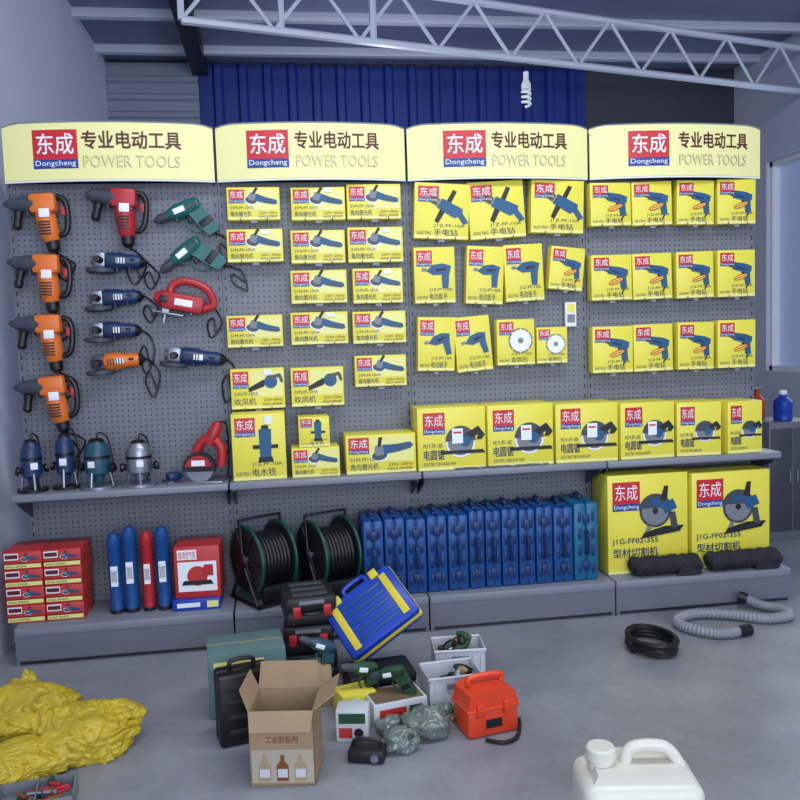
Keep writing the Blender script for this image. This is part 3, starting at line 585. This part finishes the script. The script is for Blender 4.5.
for k in range(5): mb.box(-.09,-.049,.035+k*.038,.09,-.044,.055+k*.038,'case_blue',.002)
mb.box(-.13,-.051,.02,-.10,-.046,.22,'trimyel',.002); mb.box(.10,-.051,.02,.13,-.046,.22,'trimyel',.002)
mb.build("blue_and_yellow_tool_case",(1.55,-.86,.19),(math.radians(-48),math.radians(-33),math.radians(4)))
def crate(loc,rz,stuff):
    mb=MB(); w,d,h=.2,.15,.12; open_box(mb,w,d,h,.004,'crate'); mb.tube([(-w/2,-d/2,h),(w/2,-d/2,h),(w/2,d/2,h),(-w/2,d/2,h)],.006,'crate',closed=True)
    for k in range(6): mb.box(-w/2+.02+k*.032,-d/2-.004,.01,-w/2+.025+k*.032,-d/2,.11,'crate')
    mb.box(-.035,-d/2-.005,.08,.035,-d/2+.001,.1,'greyart',.002)
    for i in range(stuff):
        x,y=random.uniform(-.06,.06),random.uniform(-.04,.04); a=random.uniform(0,6); l=random.uniform(.02,.04)
        mb.lathe((x-l*math.cos(a),y-l*.6*math.sin(a),.06+i*.006),(x+l*math.cos(a),y+l*.6*math.sin(a),.085+i*.006),[(0,.012),(.4,.018),(.7,.016),(1,.007)],random.choice(['black','copper','toolteal','steel','green','tan','dark']),12)
    return mb.build("white_plastic_crate",loc,(0,0,math.radians(rz)))
crate((1.75,-1.04,.0005),4,9); crate((1.83,-.80,.0005),-4,13)
mb=MB(); mb.box(-.1,-.07,0,.1,.07,.08,'crate',.003); mb.box(-.09,-.06,.08,.09,.06,.082,'cardin'); 
mb.M=Matrix.Translation((0,-.07,0)); mb.quad(-.08,.02,.02,.06,'redbox'); mb.quad(.03,.02,.08,.06,'green'); mb.M=Matrix.Identity(4); mb.build("small_white_carton",(1.53,-1.11,.0005),(0,0,.2))
mb=MB(); w,d=.19,.13
mb.box(-w/2,-d/2,0,w/2,d/2,.09,'orangebox',.014); mb.box(-w/2-.004,-d/2-.004,.088,w/2+.004,d/2+.004,.10,'orangebox',.004)
mb.extr([(-w/2,.1),(w/2,.1),(w/2-.012,.145),(w/2-.05,.165),(-w/2+.05,.165),(-w/2+.012,.145)],-d/2,d/2,'orangebox')
for x in(-.05,.05): mb.box(x-.014,-d/2-.01,.075,x+.014,-d/2,.12,'orangebox',.003)
mb.tube(smooth([(-.06,0,.16),(-.055,0,.185),(.055,0,.185),(.06,0,.16)],6),.010,'orangebox',n=10); mb.box(-.03,-d/2-.002,.03,.03,-d/2,.06,'dark'); mb.build("orange_toolbox",(1.825,-1.27,.0005),(0,0,math.radians(12)))
mb=MB(); mb.tube(smooth([(-.03,0,.008),(.02,-.03,.008),(.07,-.01,.008),(.1,.05,.008),(.12,.12,.008)]),.007,'rubber'); mb.build("black_carry_strap",(1.83,-1.37,.0005))
for i,(x,y,s) in enumerate([(1.62,-1.28,.08),(1.51,-1.36,.06),(1.50,-1.24,.05),(1.69,-1.18,.045)]):
    mb=MB(); mb.blob((0,0,s*.5),(s,s*.8,s*.62),'bag',.35,3,i+11,floor=0,ridge=.3,sub=5); mb.blob((s*.3,0,s*.95),(s*.28,s*.22,s*.3),'bag',.5,4,i+21,ridge=.4,sub=4)
    for k in range(5):
        a=k*1.3; mb.cyl((s*.5*math.cos(a),s*.4*math.sin(a)-.01,s*.7),(s*.5*math.cos(a)+.03,s*.4*math.sin(a),s*.95),.008,('green','dark','copper','steel','green')[k],n=8)
    mb.build("plastic_parts_bag",(x,y,.0005),sharp=80)
mb=MB(); mb.box(-.065,-.05,0,.065,.05,.09,'yellow',.003); mb.M=Matrix.Translation((0,-.05,0)); mb.quad(-.05,.02,.05,.04,'red'); mb.quad(-.05,.05,.0,.075,'white'); mb.M=Matrix.Identity(4); mb.build("small_yellow_carton",(1.39,-1.06,.0005),(0,0,.3))
mb=MB(); mb.box(-.055,-.04,0,.055,.04,.11,'crate',.003); mb.M=Matrix.Translation((0,-.04,0)); mb.quad(-.045,.065,.045,.10,'green'); mb.quad(-.045,.015,.0,.05,'redbox'); mb.poly(circ(.022,.033,.016),'dark',-.002); mb.M=Matrix.Identity(4); mb.build("printed_white_carton",(1.37,-1.24,.0005),(0,0,-.2))
mb=MB(); mb.box(-.06,-.035,0,.06,.035,.045,'dark',.01); mb.tube(smooth([(-.045,0,.04),(-.035,0,.065),(.035,0,.065),(.045,0,.04)],5),.007,'black'); mb.cyl((.03,-.04,.022),(.03,-.035,.022),.013,'steel'); mb.build("battery_charger",(1.40,-1.40,.0005),(0,0,-.3))
mb=MB(); mb.box(-.055,-.045,0,.055,.045,.15,'tan',.003); mb.box(-.056,-.012,-.0,.056,.012,.151,'lightart'); mb.build("small_brown_carton",(1.255,-.95,.0005),(0,0,.1))
drill("hand_drill",'green',(1.40,-1.02,.145),.17,15,hang=False,rotz=20); drill("hand_drill",'green',(1.54,-1.06,.135),.16,-15,hang=False,rotz=-25); drill("hand_drill",'toolteal',(1.26,-.91,.205),.17,25,hang=False,rotz=10)
# jerrycan
mb=MB(); mb.box(-.15,-.1,0,.15,.1,.24,'jerry',.035,seg=5); mb.extr([(-.13,.22),(.13,.22),(.11,.262),(-.11,.262)],-.07,.07,'jerry')
mb.lathe((-.09,0,.25),(-.09,0,.305),[(0,.034),(.4,.03),(.42,.037),(.9,.037),(1,.032)],'jerry',24)
mb.tube(smooth([(-.03,0,.255),(-.01,0,.298),(.07,0,.298),(.11,0,.25)],6),.016,'jerry',n=12)
for k in range(3): mb.box(-.1,-.103,.05+k*.055,.1,-.097,.075+k*.055,'jerry',.004)
mb.build("white_jerrycan",(2.03,-2.04,.0005),(0,0,math.radians(-10)))
mb=MB(); pts=[]
for t in range(0,420):
    a=t*math.pi/24; r=.092+.018*noise.noise(V((t*.05,0,3)))+.012*math.sin(t*.13); pts.append((r*math.cos(a),r*math.sin(a)*1.3,.012+.055*(t/420)+.006*noise.noise(V((t*.07,2,0)))))
mb.tube(pts,.0085,'rubber',n=7); mb.box(-.105,-.01,.0,-.075,.01,.065,'black',.005); mb.build("black_cable_coil",(2.68,-.76,.0005))
P=smooth([(3.10,-.70,.026),(3.0,-.70,.026),(2.91,-.60,.026),(2.92,-.50,.026),(3.04,-.45,.026),(3.18,-.50,.026),(3.30,-.58,.026),(3.42,-.57,.026),(3.44,-.49,.026),(3.38,-.42,.03),(3.33,-.38,.05)],34)
mb=MB(); mb.tube(P,[.021+(.0035 if j%4<2 else 0) for j in range(len(P))],'hose',n=12)
mb.cyl(P[0],P[0]+V((.06,.01,0)),.025,'black'); mb.cyl(P[-1],P[-1]+V((-.03,.02,.01)),.026,'black'); mb.build("ribbed_vacuum_hose",(0,0,.0))
mb=MB(); mb.box(-.16,-.15,0,.16,.15,.74,'grey',.004); mb.box(-.15,-.156,.05,-.005,-.15,.7,'greydk',.003); mb.box(.005,-.156,.05,.15,-.15,.7,'greydk',.003); mb.box(-.03,-.165,.36,-.02,-.156,.44,'steel'); mb.box(.02,-.165,.36,.03,-.156,.44,'steel'); mb.build("metal_cabinet",(4.32,.9,.0005))
mb=MB(); mb.lathe((0,0,0),(0,0,.18),[(0,.04),(.05,.048),(.65,.048),(.8,.03),(.86,.018),(1,.018)],'redgas',28); mb.cyl((0,0,.175),(0,0,.195),.014,'copper'); mb.cyl((-.03,0,.195),(.03,0,.195),.008,'steel'); mb.build("small_gas_cylinder",(4.22,.98,.7415))
mb=MB(); mb.lathe((0,0,0),(0,0,.17),[(0,.05),(.04,.058),(.3,.054),(.35,.058),(.7,.058),(.85,.035),(.88,.022),(1,.022)],'royal',28); mb.lathe((0,0,.165),(0,0,.19),[(0,.026),(1,.024)],'white'); mb.build("blue_water_bottle",(4.31,.84,.7415))

# ---------------------------------------------------------------- light
w=bpy.data.worlds.new("w"); scene.world=w; w.use_nodes=True; bg=w.node_tree.nodes["Background"]; bg.inputs[0].default_value=lin((200,213,242)); bg.inputs[1].default_value=1.0
def area(name,loc,rot,sx,sy,e,c):
    l=bpy.data.lights.new(name,'AREA'); l.shape='RECTANGLE'; l.size=sx; l.size_y=sy; l.energy=e; l.color=c; o=bpy.data.objects.new(name,l); o.location=loc; o.rotation_euler=rot; col.objects.link(o)
area("front_fill_light",(2.2,-6.3,2.0),(math.radians(82),0,0),5,3,180,(.84,.91,1))  # added fill behind the camera, as if from an unseen open front
area("overhead_fill_light",(2.0,-1.9,3.45),(math.radians(18),0,0),3.2,.5,62,(.9,.95,1))  # added overhead fill for the stands, no tube fixture modelled
area("window_daylight",(5.28,1.8,1.8),(0,math.radians(90),0),1.6,1.6,14,(.8,.88,1))
l=bpy.data.lights.new("back_fill_light",'POINT'); l.energy=15; l.shadow_soft_size=.08; l.color=(.85,.9,1); o=bpy.data.objects.new("back_fill_light",l); o.location=(2.0,1.6,2.7); col.objects.link(o)  # added fill for the room behind the stands, apart from the spiral bulb

# ---------------------------------------------------------------- camera
C=V((1.178,-3.961,1.367)); yaw,pitch,roll,f=.1421,-.08,-.0333,825.2
Fw=V((math.sin(yaw)*math.cos(pitch),math.cos(yaw)*math.cos(pitch),math.sin(pitch)))
r0=Fw.cross(V((0,0,1))).normalized(); u0=r0.cross(Fw); c_,s_=math.cos(roll),math.sin(roll)
R=r0*c_+u0*s_; U=u0*c_-r0*s_
cd=bpy.data.cameras.new("camera"); cd.sensor_width=36; cd.lens=f*36/800; cd.clip_start=.05
co=bpy.data.objects.new("camera",cd); M=Matrix((R,U,-Fw)).transposed().to_4x4(); M.translation=C; co.matrix_world=M; col.objects.link(co); scene.camera=co
